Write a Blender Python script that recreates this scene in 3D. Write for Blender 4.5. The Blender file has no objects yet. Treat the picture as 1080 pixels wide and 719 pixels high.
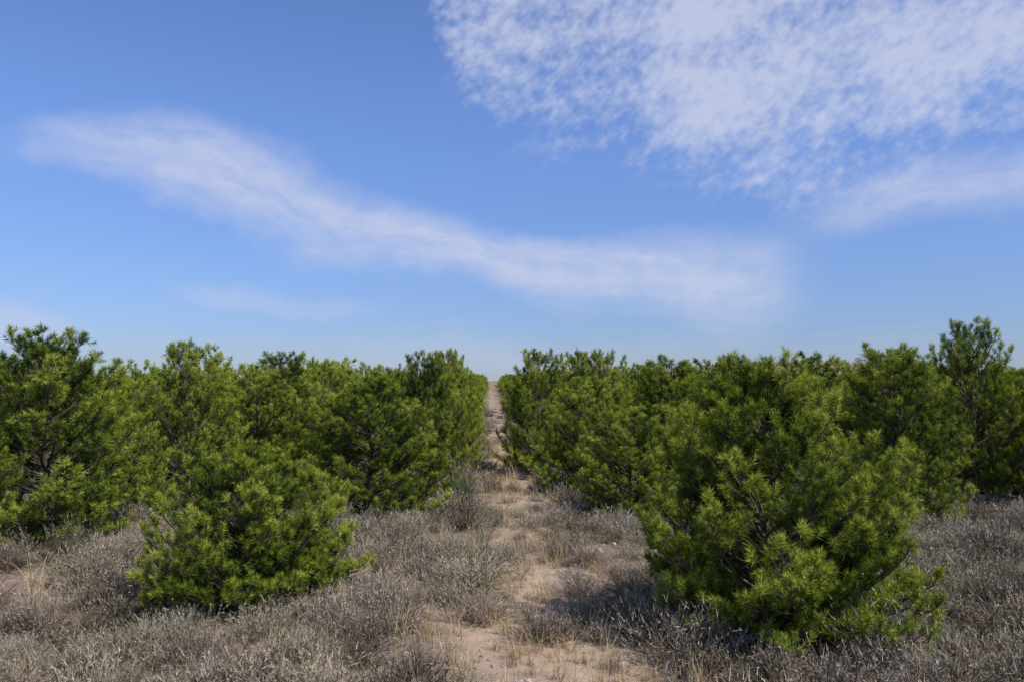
import bpy, math, random
import numpy as np
from mathutils import Vector

scene = bpy.context.scene
scene.view_settings.view_transform = 'Standard'
scene.view_settings.look = 'None'
scene.view_settings.exposure = 0

F = 900.0
HZ = 415.0
CAMH = 1.7
PITCH = math.atan((HZ - 359.5) / F)

# ------------------------------------------------------------ terrain height
def hgt(x, y):
    x = np.asarray(x, float); y = np.asarray(y, float)
    d = np.sqrt(x * x + y * y)
    z = 0.035 * np.sin(x * 1.7 + 0.6 * y) + 0.028 * np.sin(y * 2.3 - x * 0.9 + 1.0) + 0.014 * np.sin(x * 4.1 + 2 * np.sin(y * 1.9))
    r = np.clip((y - 18) / 60.0, 0, None)
    z = z + np.where(r < 1, 0.68 * r * r, 0.68 + 1.36 * (r - 1))
    z = np.where(y > 230, np.minimum(z, 5.5), z)
    hx = (x - 85) / 60.0; hy = (y - 260) / 90.0
    z = z + 6.6 * np.exp(-(hx * hx + hy * hy))
    hx = (x + 6) / 22.0; hy = (y - 200) / 40.0
    z = z + 0.6 * np.exp(-(hx * hx + hy * hy))
    z = z - 0.00002 * np.clip(d - 330, 0, None) ** 2
    return z

def path_x(y):
    return 0.45 - 0.0256 * y

# ------------------------------------------------------------ node helpers
class NT:
    def __init__(s, tree):
        s.t = tree
    def n(s, typ, **kw):
        nd = s.t.nodes.new(typ)
        for k, v in kw.items():
            setattr(nd, k, v)
        return nd
    def put(s, sock, v):
        if hasattr(v, 'node'):
            s.t.links.new(v, sock)
        else:
            sock.default_value = v
    def m(s, op, a, b=None, c=None, clamp=False):
        nd = s.n('ShaderNodeMath', operation=op, use_clamp=clamp)
        s.put(nd.inputs[0], a)
        if b is not None: s.put(nd.inputs[1], b)
        if c is not None: s.put(nd.inputs[2], c)
        return nd.outputs[0]
    def comb(s, x, y, z=0.0):
        nd = s.n('ShaderNodeCombineXYZ')
        s.put(nd.inputs[0], x); s.put(nd.inputs[1], y); s.put(nd.inputs[2], z)
        return nd.outputs[0]
    def noise(s, vec, scale, detail=3.0, rough=0.5, dist=0.0):
        nd = s.n('ShaderNodeTexNoise')
        s.put(nd.inputs['Vector'], vec)
        nd.inputs['Scale'].default_value = scale
        nd.inputs['Detail'].default_value = detail
        nd.inputs['Roughness'].default_value = rough
        nd.inputs['Distortion'].default_value = dist
        return nd.outputs[0]
    def smooth(s, v, lo, hi, tlo=0.0, thi=1.0):
        nd = s.n('ShaderNodeMapRange', interpolation_type='SMOOTHSTEP')
        s.put(nd.inputs['Value'], v)
        s.put(nd.inputs['From Min'], lo); s.put(nd.inputs['From Max'], hi)
        nd.inputs['To Min'].default_value = tlo; nd.inputs['To Max'].default_value = thi
        return nd.outputs[0]
    def mix(s, f, a, b, blend='MIX'):
        nd = s.n('ShaderNodeMixRGB', blend_type=blend)
        s.put(nd.inputs[0], f); s.put(nd.inputs[1], a); s.put(nd.inputs[2], b)
        return nd.outputs[0]
    def curve(s, v, pts):
        nd = s.n('ShaderNodeFloatCurve')
        s.put(nd.inputs['Value'], v)
        c = nd.mapping.curves[0]
        pts = sorted(pts)
        c.points[0].location = pts[0]
        c.points[1].location = pts[-1]
        for p in pts[1:-1]:
            c.points.new(p[0], p[1])
        nd.mapping.update()
        return nd.outputs[0]
    def ramp(s, v, stops):
        nd = s.n('ShaderNodeValToRGB')
        s.put(nd.inputs[0], v)
        el = nd.color_ramp.elements
        el[0].position, el[0].color = stops[0][0], (*stops[0][1], 1)
        el[1].position, el[1].color = stops[-1][0], (*stops[-1][1], 1)
        for p, c in stops[1:-1]:
            e = el.new(p); e.color = (*c, 1)
        return nd.outputs[0]

# ------------------------------------------------------------ sun / sky
SUN_AZ = math.radians(122)   # clockwise from +Y (the way the camera looks)
SUN_EL = math.radians(50)
sd = Vector((math.sin(SUN_AZ) * math.cos(SUN_EL), math.cos(SUN_AZ) * math.cos(SUN_EL), math.sin(SUN_EL)))
sl = bpy.data.lights.new('sun', 'SUN')
sl.energy = 5.0; sl.angle = math.radians(0.5); sl.color = (1.0, 0.95, 0.87)
so = bpy.data.objects.new('sun', sl)
so.rotation_euler = sd.to_track_quat('Z', 'Y').to_euler()
so.location = (20, -20, 40)
scene.collection.objects.link(so)

world = bpy.data.worlds.new('World'); scene.world = world
world.use_nodes = True
world.cycles.sampling_method = 'NONE'
wt = world.node_tree; wt.nodes.clear()
W = NT(wt)
out = W.n('ShaderNodeOutputWorld')
bg = W.n('ShaderNodeBackground'); bg.inputs['Strength'].default_value = 0.125
wt.links.new(bg.outputs[0], out.inputs[0])
sky = W.n('ShaderNodeTexSky', sky_type='NISHITA', sun_disc=False)
sky.sun_elevation = SUN_EL; sky.sun_rotation = SUN_AZ
sky.air_density = 1.0; sky.dust_density = 0.4; sky.ozone_density = 2.5
tc = W.n('ShaderNodeTexCoord')
gen = tc.outputs['Generated']
sep = W.n('ShaderNodeSeparateXYZ'); wt.links.new(gen, sep.inputs[0])
X, Y, Z = sep.outputs
az0 = W.m('ARCTAN2', X, Y)
el0 = W.m('ARCSINE', Z)
w1 = W.noise(gen, 7.0, 3, 0.55)
w2 = W.noise(W.comb(W.m('ADD', az0, 5.3), W.m('ADD', el0, 2.1)), 7.0, 5, 0.62)
az = W.m('ADD', az0, W.m('MULTIPLY', W.m('SUBTRACT', w1, 0.5), 0.10))
el = W.m('ADD', el0, W.m('MULTIPLY', W.m('SUBTRACT', w2, 0.5), 0.065))
T = W.m('ADD', W.m('MULTIPLY', az, 1 / 1.4), 0.5)

def px(x, y):
    cx = (x - 540) / F; cy = (359.5 - y) / F
    d = Vector((cx, math.cos(PITCH) - cy * math.sin(PITCH), math.sin(PITCH) + cy * math.cos(PITCH)))
    return math.atan2(d.x, d.y), math.atan2(d.z, math.hypot(d.x, d.y))
def tt(a): return a / 1.4 + 0.5

f2 = W.noise(W.comb(W.m('MULTIPLY', az0, 30.0), W.m('MULTIPLY', el0, 45.0), 3), 1.0, 4, 0.65)
def band(pts, fibre=0.5, seed=0.0, fs=(3.0, 20.0)):
    cen, wid, den = [], [], []
    for (x, yu, yl, s_) in pts:
        a, e1 = px(x, yu); _, e2 = px(x, yl)
        cen.append((tt(a), (e1 + e2) / 2)); wid.append((tt(a), (e1 - e2) / 2)); den.append((tt(a), s_))
    c = W.curve(T, cen); w = W.curve(T, wid); dn = W.curve(T, den)
    off = W.m('SUBTRACT', el, c)
    q = W.m('DIVIDE', W.m('ABSOLUTE', off), W.m('MAXIMUM', w, 0.002))
    body = W.smooth(q, 1.25, 0.2)
    fib = W.noise(W.comb(W.m('MULTIPLY', az0, fs[0]), W.m('MULTIPLY', off, fs[1]), seed), 2.2, 4, 0.6, 0.3)
    tex = W.m('ADD', W.m('MULTIPLY', W.smooth(fib, 0.25, 0.65), fibre), 1 - fibre)
    tex = W.m('MULTIPLY', tex, W.m('ADD', W.m('MULTIPLY', f2, 0.9), 0.5))
    return W.m('MULTIPLY', W.m('MULTIPLY', body, tex), dn)

b1 = band([(-100, 150, 180, 0), (-20, 140, 175, 0.0), (60, 125, 185, 0.45), (130, 115, 202, 0.70), (200, 118, 228, 0.76), (270, 141, 258, 0.76),
           (340, 178, 276, 0.76), (420, 209, 291, 0.80), (500, 236, 308, 0.82), (600, 244, 328, 0.82), (700, 240, 340, 0.80),
           (780, 242, 360, 0.72), (840, 237, 340, 0.26), (890, 230, 320, 0.0), (1200, 250, 320, 0.0)], 0.42, 0.0)
b2 = band([(-100, 300, 330, 0.0), (150, 288, 312, 0.0), (230, 292, 325, 0.36), (300, 300, 332, 0.32), (380, 316, 340, 0.25), (440, 325, 342, 0.0),
           (1200, 325, 342, 0)], 0.6, 4.0)
b3 = band([(-200, 300, 400, 0.7), (0, 308, 370, 0.5), (60, 322, 368, 0.38), (140, 335, 360, 0.0), (1200, 335, 360, 0)], 0.3, 7.0)
b4 = band([(-100, 200, 250, 0), (800, 200, 255, 0.0), (890, 180, 250, 0.45), (960, 162, 240, 0.58), (1080, 140, 222, 0.62), (1250, 110, 210, 0.6)], 0.4, 11.0)
b5 = band([(-100, 340, 425, 0.1), (300, 340, 425, 0.15), (500, 350, 425, 0.35), (600, 355, 425, 0.25), (800, 340, 425, 0.15), (1200, 330, 425, 0.1)], 0.3, 15.0)

lo = [(-100, -400), (340, -200), (395, -60), (430, 10), (470, 115), (530, 175), (640, 212), (720, 232), (800, 250), (880, 258), (950, 238), (1020, 208), (1080, 188), (1200, 140)]
lo_c = W.curve(T, [(tt(px(a, b)[0]), px(a, b)[1]) for a, b in lo])
dd = W.m('SUBTRACT', el, lo_c)
reg = W.smooth(dd, -0.03, 0.16)
big = W.noise(W.comb(W.m('MULTIPLY', az0, 1.0), W.m('MULTIPLY', el0, 1.7), 2.0), 6.0, 4, 0.55)
ca, sa = math.cos(0.6), math.sin(0.6)
ru = W.m('ADD', W.m('MULTIPLY', az0, ca), W.m('MULTIPLY', el0, sa))
rv = W.m('SUBTRACT', W.m('MULTIPLY', el0, ca), W.m('MULTIPLY', az0, sa))
fine = W.noise(W.comb(W.m('MULTIPLY', ru, 1.25), W.m('MULTIPLY', rv, 1.8), 0.3), 58.0, 2, 0.5)
fine2 = W.noise(W.comb(az0, W.m('MULTIPLY', el0, 1.6), 0.9), 22.0, 3, 0.5)
cov = W.m('ADD', W.m('MULTIPLY', reg, 0.80), W.m('MULTIPLY', W.m('SUBTRACT', big, 0.5), 1.9))
cov = W.m('ADD', cov, W.m('MULTIPLY', W.m('SUBTRACT', fine, 0.5), 1.1))
cov = W.m('ADD', cov, W.m('MULTIPLY', W.m('SUBTRACT', fine2, 0.5), 0.8))
mack = W.m('MULTIPLY', W.smooth(cov, 0.05, 1.25), W.smooth(reg, 0.0, 0.5))
mack = W.m('MULTIPLY', mack, 0.84)

def screen(a, b):
    return W.m('SUBTRACT', 1.0, W.m('MULTIPLY', W.m('SUBTRACT', 1.0, a), W.m('SUBTRACT', 1.0, b)))
mask = screen(screen(screen(b1, b2), screen(b3, b4)), screen(b5, mack))
front = W.smooth(Y, 0.0, 0.25)
mask = W.m('MULTIPLY', mask, front, clamp=True)
hz = W.curve(W.m('MAXIMUM', el0, 0.0), [(0, 0), (0.03, 0.08), (0.10, 0.36), (0.20, 0.68), (0.35, 1.0), (1, 1)])
tintc = W.mix(hz, (0.48, 0.55, 0.82, 1), (0.82, 0.93, 1.29, 1))
skyc = W.mix(1.0, sky.outputs[0], tintc, 'MULTIPLY')
col = W.mix(mask, skyc, (4.6, 5.0, 6.4, 1))
wt.links.new(col, bg.inputs['Color'])

# ------------------------------------------------------------ materials
def new_mat(name):
    m = bpy.data.materials.new(name); m.use_nodes = True
    m.node_tree.nodes.clear()
    return m, NT(m.node_tree)

def mat_needles(name, stops, trans=0.20):
    m, N = new_mat(name)
    o = N.n('ShaderNodeOutputMaterial')
    at = N.n('ShaderNodeAttribute', attribute_name='tint')
    oi = N.n('ShaderNodeObjectInfo')
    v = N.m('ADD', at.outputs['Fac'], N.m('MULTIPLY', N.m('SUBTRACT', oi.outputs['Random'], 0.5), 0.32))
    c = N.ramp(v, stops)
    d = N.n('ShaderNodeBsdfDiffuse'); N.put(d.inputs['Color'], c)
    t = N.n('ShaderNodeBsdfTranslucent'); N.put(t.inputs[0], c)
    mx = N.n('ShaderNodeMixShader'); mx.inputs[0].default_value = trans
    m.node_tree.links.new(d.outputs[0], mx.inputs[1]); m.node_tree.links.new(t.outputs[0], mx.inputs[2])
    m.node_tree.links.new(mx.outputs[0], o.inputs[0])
    return m

def mat_simple(name, stops, var=0.5, alt=None):
    m, N = new_mat(name)
    o = N.n('ShaderNodeOutputMaterial')
    at = N.n('ShaderNodeAttribute', attribute_name='tint')
    oi = N.n('ShaderNodeObjectInfo')
    v = N.m('ADD', at.outputs['Fac'], N.m('MULTIPLY', N.m('SUBTRACT', oi.outputs['Random'], 0.5), var))
    c = N.ramp(v, stops)
    if alt:
        fr = N.m('FRACT', N.m('MULTIPLY', oi.outputs['Random'], 17.3))
        c = N.mix(N.m('MULTIPLY', fr, 0.9), c, N.mix(1.0, c, (*alt, 1), 'MULTIPLY'))
    d = N.n('ShaderNodeBsdfDiffuse'); N.put(d.inputs['Color'], c)
    m.node_tree.links.new(d.outputs[0], o.inputs[0])
    return m

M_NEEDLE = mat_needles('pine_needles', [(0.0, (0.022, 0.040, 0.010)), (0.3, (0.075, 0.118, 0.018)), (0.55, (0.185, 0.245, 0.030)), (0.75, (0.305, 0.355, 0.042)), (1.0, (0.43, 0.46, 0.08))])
M_BARK = mat_simple('pine_bark', [(0.0, (0.06, 0.048, 0.035)), (1.0, (0.19, 0.155, 0.12))])
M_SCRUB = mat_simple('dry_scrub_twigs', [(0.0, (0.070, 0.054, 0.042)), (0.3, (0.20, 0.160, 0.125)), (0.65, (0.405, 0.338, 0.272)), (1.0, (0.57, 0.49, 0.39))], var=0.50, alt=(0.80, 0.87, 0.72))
M_GRASS = mat_simple('dry_straw', [(0.0, (0.28, 0.20, 0.11)), (1.0, (0.60, 0.48, 0.29))], var=0.4)
M_BROOM = mat_simple('green_stems', [(0.0, (0.05, 0.07, 0.03)), (1.0, (0.13, 0.17, 0.08))])
M_STONE = mat_simple('pale_stone', [(0.0, (0.28, 0.23, 0.18)), (1.0, (0.50, 0.44, 0.37))], var=0.8)

mg, N = new_mat('dry_earth')
o = N.n('ShaderNodeOutputMaterial')
g = N.n('ShaderNodeNewGeometry'); P = g.outputs['Position']
sp = N.n('ShaderNodeSeparateXYZ'); mg.node_tree.links.new(P, sp.inputs[0])
n1 = N.noise(P, 0.9, 6, 0.6); n2 = N.noise(P, 9.0, 5, 0.65); n3 = N.noise(P, 60.0, 3, 0.6)
c1 = N.ramp(n2, [(0.25, (0.27, 0.19, 0.13)), (0.5, (0.42, 0.31, 0.225)), (0.75, (0.53, 0.41, 0.31))])
litter = N.ramp(n3, [(0.3, (0.11, 0.08, 0.06)), (0.7, (0.29, 0.225, 0.17))])
dx = N.m('ABSOLUTE', N.m('SUBTRACT', sp.outputs[0], N.m('MULTIPLY_ADD', sp.outputs[1], -0.0256, 0.45)))
pathm = N.smooth(N.m('ADD', dx, N.m('MULTIPLY', N.m('SUBTRACT', n1, 0.5), 1.2)), 0.8, 0.25)
lm = N.smooth(N.m('ADD', n1, N.m('MULTIPLY', N.m('SUBTRACT', n2, 0.5), 0.7)), 0.30, 0.50)
lm = N.m('MULTIPLY', lm, N.m('SUBTRACT', 1.0, N.m('MULTIPLY', pathm, 0.75)))
gc = N.mix(lm, c1, litter)
far = N.smooth(sp.outputs[1], 60.0, 150.0)
nf = N.noise(P, 0.35, 5, 0.7)
farc = N.ramp(nf, [(0.35, (0.12, 0.11, 0.06)), (0.5, (0.22, 0.17, 0.115)), (0.65, (0.34, 0.26, 0.18))])
gc = N.mix(N.m('MULTIPLY', far, 0.8), gc, farc)
pb = N.n('ShaderNodeBsdfDiffuse'); N.put(pb.inputs['Color'], gc)
bp = N.n('ShaderNodeBump'); bp.inputs['Strength'].default_value = 0.8; bp.inputs['Distance'].default_value = 0.03
hh = N.m('ADD', N.m('MULTIPLY', n2, 1.0), N.m('MULTIPLY', n3, 0.35))
mg.node_tree.links.new(hh, bp.inputs['Height']); mg.node_tree.links.new(bp.outputs[0], pb.inputs['Normal'])
mg.node_tree.links.new(pb.outputs[0], o.inputs[0])

def tri_mesh(name, V, Tt, matidx=None, tint=None, mats=(), smooth=False):
    V = np.asarray(V, np.float32); Tt = np.asarray(Tt, np.int32)
    me = bpy.data.meshes.new(name)
    me.vertices.add(len(V)); me.vertices.foreach_set('co', V.ravel())
    me.loops.add(Tt.size); me.loops.foreach_set('vertex_index', Tt.ravel())
    me.polygons.add(len(Tt)); me.polygons.foreach_set('loop_start', np.arange(0, Tt.size, 3, dtype=np.int32))
    for m in mats: me.materials.append(m)
    if matidx is not None: me.polygons.foreach_set('material_index', np.asarray(matidx, np.int32))
    me.polygons.foreach_set('use_smooth', np.full(len(Tt), smooth, dtype=bool))
    me.update(calc_edges=True)
    if tint is not None:
        a = me.attributes.new('tint', 'FLOAT', 'POINT'); a.data.foreach_set('value', np.asarray(tint, np.float32))
    return me

def add_obj(name, data, loc=(0, 0, 0), rz=0, scale=(1, 1, 1), coll=None):
    ob = bpy.data.objects.new(name, data)
    ob.location = loc; ob.rotation_euler = (0, 0, rz); ob.scale = scale
    (coll or scene.collection).objects.link(ob)
    return ob

n = 420
s = np.linspace(-1, 1, n)
gx = np.sinh(s * 6.2) / np.sinh(6.2) * 1500
gy = np.sinh(s * 6.2) / np.sinh(6.2) * 1500 + 6
XX, YY = np.meshgrid(gx, gy)
ZZ = hgt(XX, YY)
Vg = np.stack([XX, YY, ZZ], -1).reshape(-1, 3)
i = np.arange(n - 1); I, J = np.meshgrid(i, i)
a = (J * n + I).ravel()
Tg = np.concatenate([np.stack([a, a + 1, a + n + 1], -1), np.stack([a, a + n + 1, a + n], -1)])
add_obj('ground', tri_mesh('ground', Vg, Tg, mats=[mg], smooth=True))

# ------------------------------------------------------------ generators
def unit(v):
    return v / (np.linalg.norm(v, axis=-1, keepdims=True) + 1e-9)

class Builder:
    def __init__(s):
        s.V = []; s.T = []; s.M = []; s.C = []; s.n = 0
    def add(s, V, T_, mi, tint):
        V = np.asarray(V); T_ = np.asarray(T_)
        s.V.append(V); s.T.append(T_ + s.n); s.M.append(np.full(len(T_), mi)); s.C.append(np.broadcast_to(tint, (len(V),)).copy()); s.n += len(V)
    def tube(s, pts, radii, sides, mi, tint):
        pts = np.asarray(pts, float); k = len(pts)
        tan = unit(np.gradient(pts, axis=0))
        ref = np.array([0.31, 0.2, 0.93]) if abs(tan[0][2]) < 0.8 else np.array([0.9, 0.3, 0.1])
        u = unit(np.cross(tan, ref)); v = np.cross(tan, u)
        ang = np.arange(sides) * 2 * math.pi / sides
        r = np.asarray(radii)[:, None, None]
        V = pts[:, None, :] + r * (np.cos(ang)[None, :, None] * u[:, None, :] + np.sin(ang)[None, :, None] * v[:, None, :])
        V = V.reshape(-1, 3)
        T_ = []
        for a_ in range(k - 1):
            for b_ in range(sides):
                p = a_ * sides + b_; q = a_ * sides + (b_ + 1) % sides
                T_.append((p, q, q + sides)); T_.append((p, q + sides, p + sides))
        s.add(V, T_, mi, tint)
    def blades(s, P, D, L, w, mi, tint, rng):
        side = unit(np.cross(D, rng.normal(size=D.shape))) * (w / 2)
        A = P - side; B = P + side; Cc = P + D * np.asarray(L)[:, None]
        V = np.stack([A, B, Cc], 1).reshape(-1, 3)
        T_ = np.arange(len(P) * 3).reshape(-1, 3)
        s.add(V, T_, mi, np.repeat(np.broadcast_to(tint, (len(P),)), 3))
    def mesh(s, name, mats, smooth=False):
        return tri_mesh(name, np.concatenate(s.V), np.concatenate(s.T), np.concatenate(s.M), np.concatenate(s.C), mats, smooth)

PROF = [(0, .70), (.08, .90), (.2, .99), (.35, 1.0), (.5, .95), (.65, .84), (.8, .64), (.92, .38), (1.0, .15)]

def make_pine(name, seed, H, R, prof=PROF, profR=None, nprim=80, nsec=8, nter=4, needles=48, nl=0.075, nw=0.0042,
              lean=(0, 0), low=0.02, lobes=0.16, tint0=0.5, shoot=0.07, spread=(80, 32), wood=True, fpow=1.12):
    rng = np.random.default_rng(seed); b = Builder()
    pt = np.array(prof)
    ptR = np.array(profR) if profR is not None else pt
    ph = rng.uniform(0, 6.28, 4)
    ext = nl * 0.7 + shoot * 0.8
    H = H - ext * 1.2; R = R - ext * 0.8
    def radius(t, a_):
        l = np.interp(t, pt[:, 0], pt[:, 1]); r = np.interp(t, ptR[:, 0], ptR[:, 1])
        k = 0.5 + 0.5 * math.cos(a_)
        v = (l * (1 - k) + r * k) * R
        v *= 1 + lobes * (math.sin(2 * a_ + ph[0] + 3 * t) * 0.5 + math.sin(3 * a_ + ph[1] - 5 * t) * 0.5 + 0.5 * math.sin(5 * a_ + ph[2] + 11 * t))
        return max(v, 0.02)
    zs = np.linspace(0, 1, 9)
    wob = rng.normal(size=(9, 2)) * 0.012 * H * np.sin(zs * 3.1)[:, None]
    def trunk(t):
        return np.array([np.interp(t, zs, wob[:, 0]) + lean[0] * t, np.interp(t, zs, wob[:, 1]) + lean[1] * t, t * H * 0.97])
    tp = np.array([trunk(t) for t in zs]); tp[0, 2] = -0.08
    b.tube(tp, np.linspace(0.034, 0.005, 9) * H / 2 * 1.2, 7, 1, 0.4)
    SP, SD, SL, ST = [], [], [], []
    def shoot_add(p, d, l, t_):
        SP.append(p); SD.append(d); SL.append(l); ST.append(t_)
    ga = rng.uniform(0, 6.28)
    for k in range(nprim):
        f = (k + 0.5) / nprim
        t1 = 0.035 + 0.945 * f ** fpow
        a_ = ga + k * 2.39996 + rng.normal() * 0.25
        rv_ = rng.random()
        fr = rng.uniform(0.50, 0.82) if rv_ < 0.34 else (rng.uniform(0.88, 1.03) if rv_ < 0.88 else rng.uniform(1.05, 1.18))
        rr = radius(t1, a_) * fr
        cen = trunk(min(t1, 1))
        up = 0.04 * H * (1 if fr > 1.04 and t1 > 0.5 else 0)
        end = np.array([cen[0] + math.cos(a_) * rr, cen[1] + math.sin(a_) * rr, t1 * H + rng.normal() * 0.02 * H + up])
        end[2] = max(end[2], 0.05)
        rise = rr * (0.35 + 0.7 * t1) + 0.05
        z0 = max((t1 * H - rise) / (H * .97), low * (1 + rng.random()))
        st = trunk(min(z0, 0.93))
        mid = st * 0.45 + end * 0.55; mid[2] -= rr * 0.16
        if mid[2] < 0.05: mid[2] = 0.05
        u = np.linspace(0, 1, 7)[:, None]
        pts = (1 - u) ** 2 * st + 2 * u * (1 - u) * mid + u ** 2 * end
        Lp = np.linalg.norm(end - st)
        if wood: b.tube(pts, np.linspace(0.010, 0.003, 7) * (0.6 + Lp), 4, 1, 0.5 + rng.normal() * 0.1)
        bt = tint0 + rng.normal() * 0.13
        ns = max(3, int(nsec * (0.45 + 0.75 * Lp / R)))
        for j in range(ns + 1):
            uu = 1.0 if j == ns else 0.38 + 0.60 * (j + rng.random() * 0.7) / ns
            p = (1 - uu) ** 2 * st + 2 * uu * (1 - uu) * mid + uu ** 2 * end
            tg = unit(2 * (1 - uu) * (mid - st) + 2 * uu * (end - mid))
            sdv = unit(np.cross(tg, [0, 0, 1]) + 1e-6) * (1 if j % 2 else -1)
            if j == ns:
                d = unit(tg + np.array([0, 0, 0.5]) + rng.normal(size=3) * 0.1)
                l2 = 0.06 + 0.03 * rng.random()
            else:
                d = unit(tg * 0.7 + sdv * rng.uniform(0.4, 1.1) + np.array([0, 0, rng.uniform(-0.15, 0.6)]) + rng.normal(size=3) * 0.15)
                l2 = (0.08 + 0.22 * Lp * (1.15 - uu)) * rng.uniform(0.7, 1.15)
                l2 = min(l2, 0.28)
            e2 = p + d * l2; e2[2] += l2 * 0.15
            if e2[2] < 0.06: e2[2] = 0.06 + rng.random() * 0.05
            m2 = (p + e2) / 2; m2[2] -= l2 * 0.04
            if wood: b.tube([p, m2, e2], [0.0045, 0.0036, 0.0026], 3, 1, 0.45)
            d2 = unit(e2 - m2)
            nt = max(2, int(nter * (0.6 + l2 * 2.0))) + (3 if j == ns else 0)
            for q in range(nt):
                vv = 1.0 if q == nt - 1 else rng.uniform(0.25, 1.0)
                pp = p + (e2 - p) * vv
                if q == nt - 1:
                    dq = unit(d2 * 0.8 + np.array([0, 0, 0.7]) + rng.normal(size=3) * 0.15)
                else:
                    dq = unit(d2 * 0.55 + np.array([0, 0, rng.uniform(0.1, 1.0)]) + rng.normal(size=3) * 0.5)
                    pp = pp + dq * rng.uniform(0.0, 0.035)
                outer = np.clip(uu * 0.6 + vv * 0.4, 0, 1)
                shoot_add(pp, dq, shoot * rng.uniform(0.6, 1.35), bt + (outer - 0.82) * 1.0 + (fr - 0.9) * 0.5 + rng.normal() * 0.08)  # inner shoots darker: older needles, plus crown shade painted into the tint
    top = trunk(1.0)
    for k in range(10):
        d = unit(np.array([0, 0, 0.8]) + rng.normal(size=3) * (0.05 if k == 0 else 0.6))
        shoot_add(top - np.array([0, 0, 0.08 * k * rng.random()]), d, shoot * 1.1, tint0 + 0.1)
    SP = np.array(SP); SD = np.array(SD); SL = np.array(SL); ST = np.array(ST)
    ns_ = len(SP); K = needles
    s_ = rng.random((ns_, K)) ** 0.8
    ax = SP[:, None, :] + SD[:, None, :] * (SL[:, None] * s_)[..., None]
    th = np.radians(spread[0] - (spread[0] - spread[1]) * s_ + rng.normal(size=(ns_, K)) * 12)
    rn = rng.normal(size=(ns_, K, 3)); perp = rn - (rn * SD[:, None, :]).sum(-1, keepdims=True) * SD[:, None, :]
    perp = unit(perp)
    D = SD[:, None, :] * np.cos(th)[..., None] + perp * np.sin(th)[..., None]
    L = nl * rng.uniform(0.65, 1.1, (ns_, K))
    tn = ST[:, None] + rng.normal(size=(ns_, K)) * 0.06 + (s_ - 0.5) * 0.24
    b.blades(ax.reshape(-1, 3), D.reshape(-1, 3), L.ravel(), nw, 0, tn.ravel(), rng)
    if wood: b.blades(SP, SD, SL, 0.006, 1, 0.6, rng)
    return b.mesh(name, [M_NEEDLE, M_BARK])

# ------------------------------------------------------------ pines
random.seed(4)
lib, lod = [], []
specs = [(11, 2.6, 1.05, 0.16), (12, 2.6, 1.0, 0.22), (13, 2.6, 1.1, 0.16), (14, 2.6, 0.95, 0.20), (15, 2.6, 1.05, 0.24)]
PR2 = [(0, .66), (.08, .88), (.2, 1.0), (.35, .98), (.5, .96), (.65, .90), (.8, .76), (.92, .50), (1.0, .20)]
for k, (sdv, H, R, lb) in enumerate(specs):
    pf = PR2 if k % 2 else PROF
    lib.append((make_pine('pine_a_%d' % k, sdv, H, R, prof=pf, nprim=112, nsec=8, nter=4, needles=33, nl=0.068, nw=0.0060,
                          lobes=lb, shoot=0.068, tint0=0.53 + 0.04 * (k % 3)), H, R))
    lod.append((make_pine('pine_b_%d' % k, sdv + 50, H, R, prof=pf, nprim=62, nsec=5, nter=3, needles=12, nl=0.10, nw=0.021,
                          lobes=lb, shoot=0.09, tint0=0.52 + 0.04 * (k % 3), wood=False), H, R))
tree_spots = []

def solve(xl, xr, top, yb, fk=0.85):
    de = CAMH * F / (yb - HZ)
    d = de / (1 - fk * (xr - xl) / 1800.0)
    xw = ((xl + xr) / 2 - 540) / F * d
    g0 = float(hgt(xw, d))
    H = CAMH + (HZ - top) / F * d - g0
    return xw, d, g0, H, (xr - xl) * d / F / 2

near = [
    (-60, 158, 345, 585), (-80, 30, 440, 592), (132, 262, 354, 537), (112, 182, 432, 550), (222, 325, 382, 527), (300, 398, 378, 528),
    (318, 462, 386, 558), (395, 500, 370, 530), (432, 513, 366, 503), (-190, -50, 360, 560),
    (519, 618, 366, 502), (562, 682, 392, 527), (608, 722, 425, 553), (652, 765, 372, 512), (700, 800, 400, 520),
    (868, 1012, 358, 560), (962, 1085, 336, 532), (1030, 1150, 380, 530), (800, 900, 392, 505), (1110, 1260, 350, 550),
]
for k, (xl, xr, top, yb) in enumerate(near):
    xw, d, g0, H, R = solve(xl, xr, top, yb)
    me, H0, R0 = lib[(k * 2 + k // 5) % 5]
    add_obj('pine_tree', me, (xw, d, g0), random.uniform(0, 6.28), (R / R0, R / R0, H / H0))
    tree_spots.append((xw, d, R))

xw, d, g0, H, R = solve(148, 374, 468, 648, 0.55)
me = make_pine('pine_front_l', 31, H, R, prof=[(0, .80), (.1, .95), (.25, 1.0), (.4, .97), (.55, .89), (.7, .75), (.85, .54), (1, .20)],
               profR=[(0, .76), (.1, .94), (.3, 1.0), (.45, .96), (.6, .86), (.75, .70), (.88, .48), (1, .18)],
               nprim=115, nsec=8, nter=4, needles=50, nl=0.052, nw=0.0040, lobes=0.12, shoot=0.050, tint0=0.64, lean=(0.05, 0), fpow=1.2)
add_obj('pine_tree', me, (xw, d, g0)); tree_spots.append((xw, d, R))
xw, d, g0, H, R = solve(662, 962, 381, 684, 0.55)
me = make_pine('pine_front_r', 47, H, R, prof=[(0, .74), (.12, .86), (.25, .86), (.4, .87), (.55, .80), (.7, .70), (.8, .56), (.88, .42), (.95, .28), (1, .12)],
               profR=[(0, 1.04), (.08, 1.14), (.2, 1.06), (.4, .99), (.55, .93), (.66, .84), (.75, .60), (.84, .36), (.93, .24), (1, .10)],
               nprim=175, nsec=9, nter=4, needles=48, nl=0.058, nw=0.0043, lobes=0.12, shoot=0.058, tint0=0.60, lean=(-0.12, 0), fpow=1.25)
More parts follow.
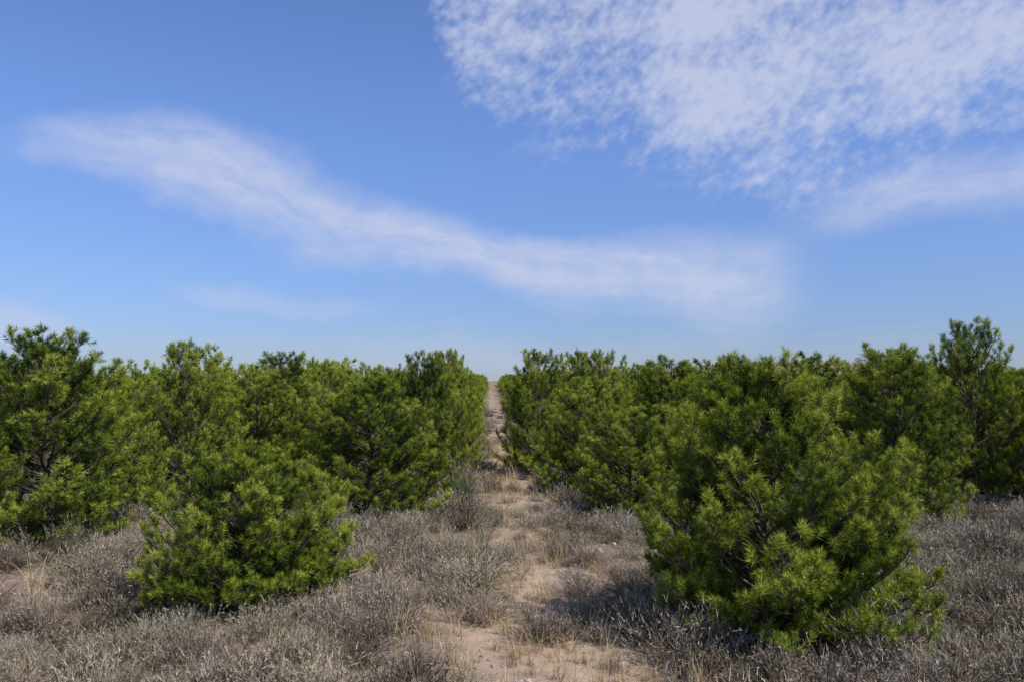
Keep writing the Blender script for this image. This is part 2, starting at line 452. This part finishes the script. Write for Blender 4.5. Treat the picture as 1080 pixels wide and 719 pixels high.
add_obj('pine_tree', me, (xw, d, g0)); tree_spots.append((xw, d, R))

# ------------------------------------------------------------ scatter helper
def scatter(name, coll, pts, rots, scls, idx):
    me = bpy.data.meshes.new(name)
    pts = np.asarray(pts, np.float32); k = len(pts)
    me.vertices.add(k); me.vertices.foreach_set('co', pts.ravel())
    for nm, arr in (('rot', rots), ('scl', scls)):
        at = me.attributes.new(nm, 'FLOAT_VECTOR', 'POINT'); at.data.foreach_set('vector', np.asarray(arr, np.float32).ravel())
    at = me.attributes.new('idx', 'INT', 'POINT'); at.data.foreach_set('value', np.asarray(idx, np.int32))
    ob = add_obj(name, me)
    ng = bpy.data.node_groups.new(name + '_nodes', 'GeometryNodeTree')
    ng.interface.new_socket('Geometry', in_out='INPUT', socket_type='NodeSocketGeometry')
    ng.interface.new_socket('Geometry', in_out='OUTPUT', socket_type='NodeSocketGeometry')
    gi = ng.nodes.new('NodeGroupInput'); go = ng.nodes.new('NodeGroupOutput')
    ip = ng.nodes.new('GeometryNodeInstanceOnPoints')
    ci = ng.nodes.new('GeometryNodeCollectionInfo'); ci.inputs['Collection'].default_value = coll
    ci.inputs['Separate Children'].default_value = True; ci.inputs['Reset Children'].default_value = True
    def na(nm, ty):
        a_ = ng.nodes.new('GeometryNodeInputNamedAttribute'); a_.data_type = ty; a_.inputs['Name'].default_value = nm
        return [q for q in a_.outputs if q.enabled][0]
    er = ng.nodes.new('FunctionNodeEulerToRotation')
    L = ng.links.new
    L(gi.outputs[0], ip.inputs['Points']); L(ci.outputs[0], ip.inputs['Instance'])
    ip.inputs['Pick Instance'].default_value = True
    L(na('idx', 'INT'), ip.inputs['Instance Index'])
    L(na('rot', 'FLOAT_VECTOR'), er.inputs[0]); L(er.outputs[0], ip.inputs['Rotation'])
    L(na('scl', 'FLOAT_VECTOR'), ip.inputs['Scale'])
    L(ip.outputs[0], go.inputs[0])
    md = ob.modifiers.new('scatter', 'NODES'); md.node_group = ng
    return ob

def make_coll(name, meshes):
    c = bpy.data.collections.new(name)
    for k, m in enumerate(meshes):
        o_ = bpy.data.objects.new(m.name, m); c.objects.link(o_)
    return c

rng = np.random.default_rng(99)

# ------------------------------------------------------------ rows of pines receding
pts, rots, scl, idx = [], [], [], []
ctree = make_coll('pine_plantation_trees', [l[0] for l in lib] + [l[0] for l in lod])
def addt(x, y, h, r):
    for (tx, ty, tr) in tree_spots:
        if (tx - x) ** 2 + (ty - y) ** 2 < (tr + r * 0.55) ** 2: return
    tree_spots.append((x, y, r))
    k = rng.integers(5)
    pts.append((x, y, float(hgt(x, y)) - 0.03)); rots.append((0, 0, rng.uniform(0, 6.28)))
    scl.append((r / lib[k][2], r / lib[k][2], h / 2.6)); idx.append(k if y < 22 else 5 + k)
for side in (-1, 1):
    for row in range(0, 24):
        off = 1.85 + 3.4 * row
        y = 17.5 + rng.random() * 2
        while y < (150 if row < 3 else 90):
            x = path_x(y) + side * off + rng.normal() * (0.14 if row < 1 else 0.4)
            if abs(x) < 0.65 * y + 2:
                h = rng.uniform(2.1, 3.05) * (1.0 if row else 0.97)
                addt(x, y, h, rng.uniform(0.85, 1.2) if row else rng.uniform(0.85, 1.05))
            y += rng.uniform(2.1, 2.9) * (1 if y < 45 else 1.35)
for k in range(700):
    y = rng.uniform(92, 250); x = rng.uniform(-0.68, 0.68) * y
    if abs(x - path_x(y)) < (8 if y < 150 else 2.5): continue
    h = rng.uniform(1.4, 2.4)
    if y > 190 and rng.random() < 0.5: continue
    pts.append((x, y, float(hgt(x, y)) - 0.15)); rots.append((0, 0, rng.uniform(0, 6.28)))
    k2 = rng.integers(5); scl.append((1.3, 1.3, h / 2.6)); idx.append(5 + k2)
scatter('distant_pine_trees', ctree, pts, rots, scl, idx)
print('trees', len(pts))

# ------------------------------------------------------------ scrub clumps
def make_scrub(name, seed, R=0.30, H=0.27, stems=200, tw=6, w=0.0042, lv=0.45, stw=0.007):
    rng = np.random.default_rng(seed); b = Builder()
    az_ = rng.uniform(0, 6.283, stems); el_ = np.arcsin(rng.uniform(0.08, 1.0, stems))
    lob = 1 + 0.18 * np.sin(2 * az_ + rng.uniform(0, 6)) + 0.14 * np.sin(5 * az_ + rng.uniform(0, 6))
    D = np.stack([np.cos(az_) * np.cos(el_) * R * lob, np.sin(az_) * np.cos(el_) * R * lob, np.sin(el_) * H], -1) * rng.uniform(0.72, 1.10, stems)[:, None]
    L = np.linalg.norm(D, axis=1); D = unit(D)
    P0 = np.stack([rng.normal(size=stems) * R * 0.22, rng.normal(size=stems) * R * 0.22, np.full(stems, -0.02)], -1)
    b.blades(P0, D, L, stw, 0, 0.18 + rng.normal(size=stems) * 0.08, rng)  # stem tint kept dark to paint in shade inside the clump
    s_ = rng.uniform(0.45, 1.0, (stems, tw))
    A = P0[:, None] + D[:, None] * (L[:, None] * s_)[..., None]
    D2 = unit(D[:, None] * 0.9 + rng.normal(size=(stems, tw, 3)) * 0.45 + np.array([0, 0, 0.4]))
    tl = rng.uniform(0.030, 0.070, (stems, tw)) * (w / 0.0042) ** 0.4
    t2 = 0.12 + 0.62 * (s_ - 0.3) * (0.4 + 0.6 * (A[..., 2] / H).clip(0, 1)) + 0.12 + rng.normal(size=s_.shape) * 0.12  # paler twig tips; clump shade painted into the lower twigs
    b.blades(A.reshape(-1, 3), D2.reshape(-1, 3), tl.ravel(), w, 0, t2.ravel(), rng)
    if lv > 0:
        A3 = (A + D2 * (tl * rng.uniform(0.3, 0.95, tl.shape))[..., None]).reshape(-1, 3)
        pick = rng.random(len(A3)) < lv
        A3 = A3[pick]
        D3 = unit(rng.normal(size=A3.shape) + np.array([0, 0, 0.5]))
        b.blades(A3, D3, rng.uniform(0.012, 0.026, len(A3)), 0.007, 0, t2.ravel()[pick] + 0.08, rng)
    return b.mesh(name, [M_SCRUB])

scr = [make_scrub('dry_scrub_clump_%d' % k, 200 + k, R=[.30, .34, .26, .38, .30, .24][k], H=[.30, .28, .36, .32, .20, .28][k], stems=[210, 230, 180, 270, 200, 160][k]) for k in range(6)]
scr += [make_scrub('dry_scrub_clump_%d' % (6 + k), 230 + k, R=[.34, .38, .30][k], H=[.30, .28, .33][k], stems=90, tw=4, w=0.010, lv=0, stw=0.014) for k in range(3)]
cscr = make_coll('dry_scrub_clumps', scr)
pts, rots, scl, idx = [], [], [], []
def bare(x, y):
    return math.sin(x * 1.9 + 1.3 * math.sin(y * 0.9)) * 0.5 + math.sin(y * 1.6 + x * 0.8 + 2.0) * 0.5
def scrubzone(y0, y1, step, smin, smax, wx, wc, lo_=False):
    y = y0
    while y < y1:
        xm = wx * max(y, 2) + wc; x = -xm
        while x < xm:
            xx = x + rng.uniform(-.5, .5) * step; yy = y + rng.uniform(-.5, .5) * step
            x += step
            dp = abs(xx - path_x(yy) + 0.15 * math.sin(yy * 0.8))
            keep = 0.98
            if dp < 0.28: keep = 0.48 if yy < 14 else 0.30
            elif dp < 0.5: keep = 0.80
            if bare(xx, yy) < -0.70: keep *= 0.30
            if rng.random() > keep: continue
            bad = False
            for (tx, ty, tr) in tree_spots[:22]:
                if (tx - xx) ** 2 + (ty - yy) ** 2 < (tr * 0.66) ** 2: bad = True; break
            if bad: continue
            sc = (smin + (smax - smin) * rng.random() ** 1.5) * (0.66 if dp < 0.42 else 1)
            pts.append((xx, yy, float(hgt(xx, yy)))); rots.append((rng.normal() * .06, rng.normal() * .06, rng.uniform(0, 6.28)))
            scl.append((sc, sc, sc * rng.uniform(0.75, 1.2))); idx.append(int(rng.integers(3) + 6) if lo_ else int(rng.integers(6)))
        y += step
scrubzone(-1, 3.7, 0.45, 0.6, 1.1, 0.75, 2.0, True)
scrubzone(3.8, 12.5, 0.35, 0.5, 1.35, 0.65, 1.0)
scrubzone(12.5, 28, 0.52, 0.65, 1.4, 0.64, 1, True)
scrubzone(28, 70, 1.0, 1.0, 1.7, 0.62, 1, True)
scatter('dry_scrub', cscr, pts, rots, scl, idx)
print('scrub', len(pts))

# ------------------------------------------------------------ dry grass
def make_tuft(name, seed, nb, hgt_, spread, w=0.0035, seg=3, mat=None):
    rng = np.random.default_rng(seed); b = Builder()
    for k in range(nb):
        a_ = rng.uniform(0, 6.283); l = hgt_ * rng.uniform(0.4, 1.1); sp_ = spread * rng.uniform(0.2, 1.0)
        p0 = np.array([rng.normal() * 0.03, rng.normal() * 0.03, -0.01])
        hd = np.array([math.cos(a_), math.sin(a_), 0])
        u = np.linspace(0, 1, seg + 2)
        pl = p0 + hd * (sp_ * l * u ** 1.8)[:, None] + np.array([0, 0, 1]) * (l * (u - 0.35 * sp_ * u ** 2))[:, None]
        wv = w * (1 - u * 0.8)
        sd_ = unit(np.cross(hd, [0, 0, 1]) + rng.normal(size=3) * 0.4)
        V = np.concatenate([pl - sd_ * wv[:, None] / 2, pl + sd_ * wv[:, None] / 2]); m = len(u)
        T_ = []
        for q in range(m - 1):
            T_.append((q, q + 1, q + 1 + m)); T_.append((q, q + 1 + m, q + m))
        b.add(V, T_, 0, rng.uniform(0.1, 0.9))
    return b.mesh(name, [mat or M_GRASS])
tufts = [make_tuft('dry_grass_tuft_%d' % k, 300 + k, [40, 24, 55, 16][k], [.24, .34, .17, .44][k], [.8, .6, 1.0, .5][k]) for k in range(4)]
ct = make_coll('dry_grass_tufts', tufts)
pts, rots, scl, idx = [], [], [], []
for k in range(3000):
    y = 2.5 + 26 * rng.random() ** 1.3
    if rng.random() < 0.45: x = path_x(y) + rng.normal() * 0.8
    else: x = rng.uniform(-1, 1) * (0.7 * y + 1)
    if any((tx - x) ** 2 + (ty - y) ** 2 < (tr * 0.8) ** 2 for tx, ty, tr in tree_spots[:22]): continue
    s_ = rng.uniform(0.4, 1.1)
    pts.append((x, y, float(hgt(x, y)))); rots.append((rng.normal() * .1, rng.normal() * .1, rng.uniform(0, 6.28)))
    scl.append((s_, s_, s_)); idx.append(int(rng.choice([0, 1, 2, 2, 2, 0, 3])))
scatter('dry_grass', ct, pts, rots, scl, idx)

# ------------------------------------------------------------ stones
def make_stone(name, seed):
    import bmesh
    bm = bmesh.new(); bmesh.ops.create_icosphere(bm, subdivisions=2, radius=1)
    r = random.Random(seed)
    pl = [(Vector((r.gauss(0, 1), r.gauss(0, 1), r.gauss(0, 1))).normalized(), r.uniform(0.5, 0.85)) for _ in range(9)]
    for v in bm.verts:
        for nn, dd_ in pl:
            e = v.co.dot(nn) - dd_
            if e > 0: v.co -= nn * e
        v.co.z *= 0.6
    me = bpy.data.meshes.new(name); bm.to_mesh(me); bm.free(); me.materials.append(M_STONE)
    a_ = me.attributes.new('tint', 'FLOAT', 'POINT'); a_.data.foreach_set('value', [0.5] * len(me.vertices))
    return me
cs = make_coll('stone_pieces', [make_stone('stone_%d' % k, k) for k in range(4)])
pts, rots, scl, idx = [], [], [], []
for k in range(2200):
    y = 2.5 + 22 * rng.random() ** 1.3
    x = path_x(y) + rng.normal() * 0.8 if rng.random() < 0.5 else rng.uniform(-1, 1) * (0.7 * y + 1)
    s_ = 0.008 + 0.012 * rng.random() + (0.03 * rng.random() if rng.random() < 0.10 else 0)
    pts.append((x, y, float(hgt(x, y)) + s_ * 0.15)); rots.append((rng.normal() * .3, rng.normal() * .3, rng.uniform(0, 6.28)))
    scl.append((s_ * rng.uniform(.8, 1.5), s_, s_)); idx.append(int(rng.integers(4)))
scatter('stones', cs, pts, rots, scl, idx)

# ------------------------------------------------------------ single plants
def ground_at(xp, yp):
    d_ = CAMH * F / (yp - HZ); x_ = (xp - 540) / F * d_
    return (x_, d_, float(hgt(x_, d_)))
add_obj('broom_shrub', make_tuft('broom_shrub', 401, 360, 0.62, 0.45, w=0.009, mat=M_BROOM), ground_at(492, 543))
add_obj('dead_shrub', make_scrub('dead_shrub', 402, R=0.38, H=0.80, stems=130, tw=6, w=0.006, lv=0, stw=0.008), ground_at(484, 527))
add_obj('dead_shrub', make_tuft('dead_shrub_b', 403, 36, 0.50, 1.0, w=0.007), ground_at(40, 622))
add_obj('dead_shrub', make_tuft('dead_shrub_c', 404, 20, 0.40, 0.8, w=0.005), ground_at(572, 622))

# ------------------------------------------------------------ camera
cd = bpy.data.cameras.new('camera'); cam = bpy.data.objects.new('camera', cd)
scene.collection.objects.link(cam)
cd.lens = F / 1080 * 36; cd.sensor_width = 36; cd.clip_end = 6000; cd.clip_start = 0.05
cam.location = (0, 0, CAMH)
cam.rotation_euler = (math.pi / 2 + PITCH, 0, 0)
scene.camera = cam
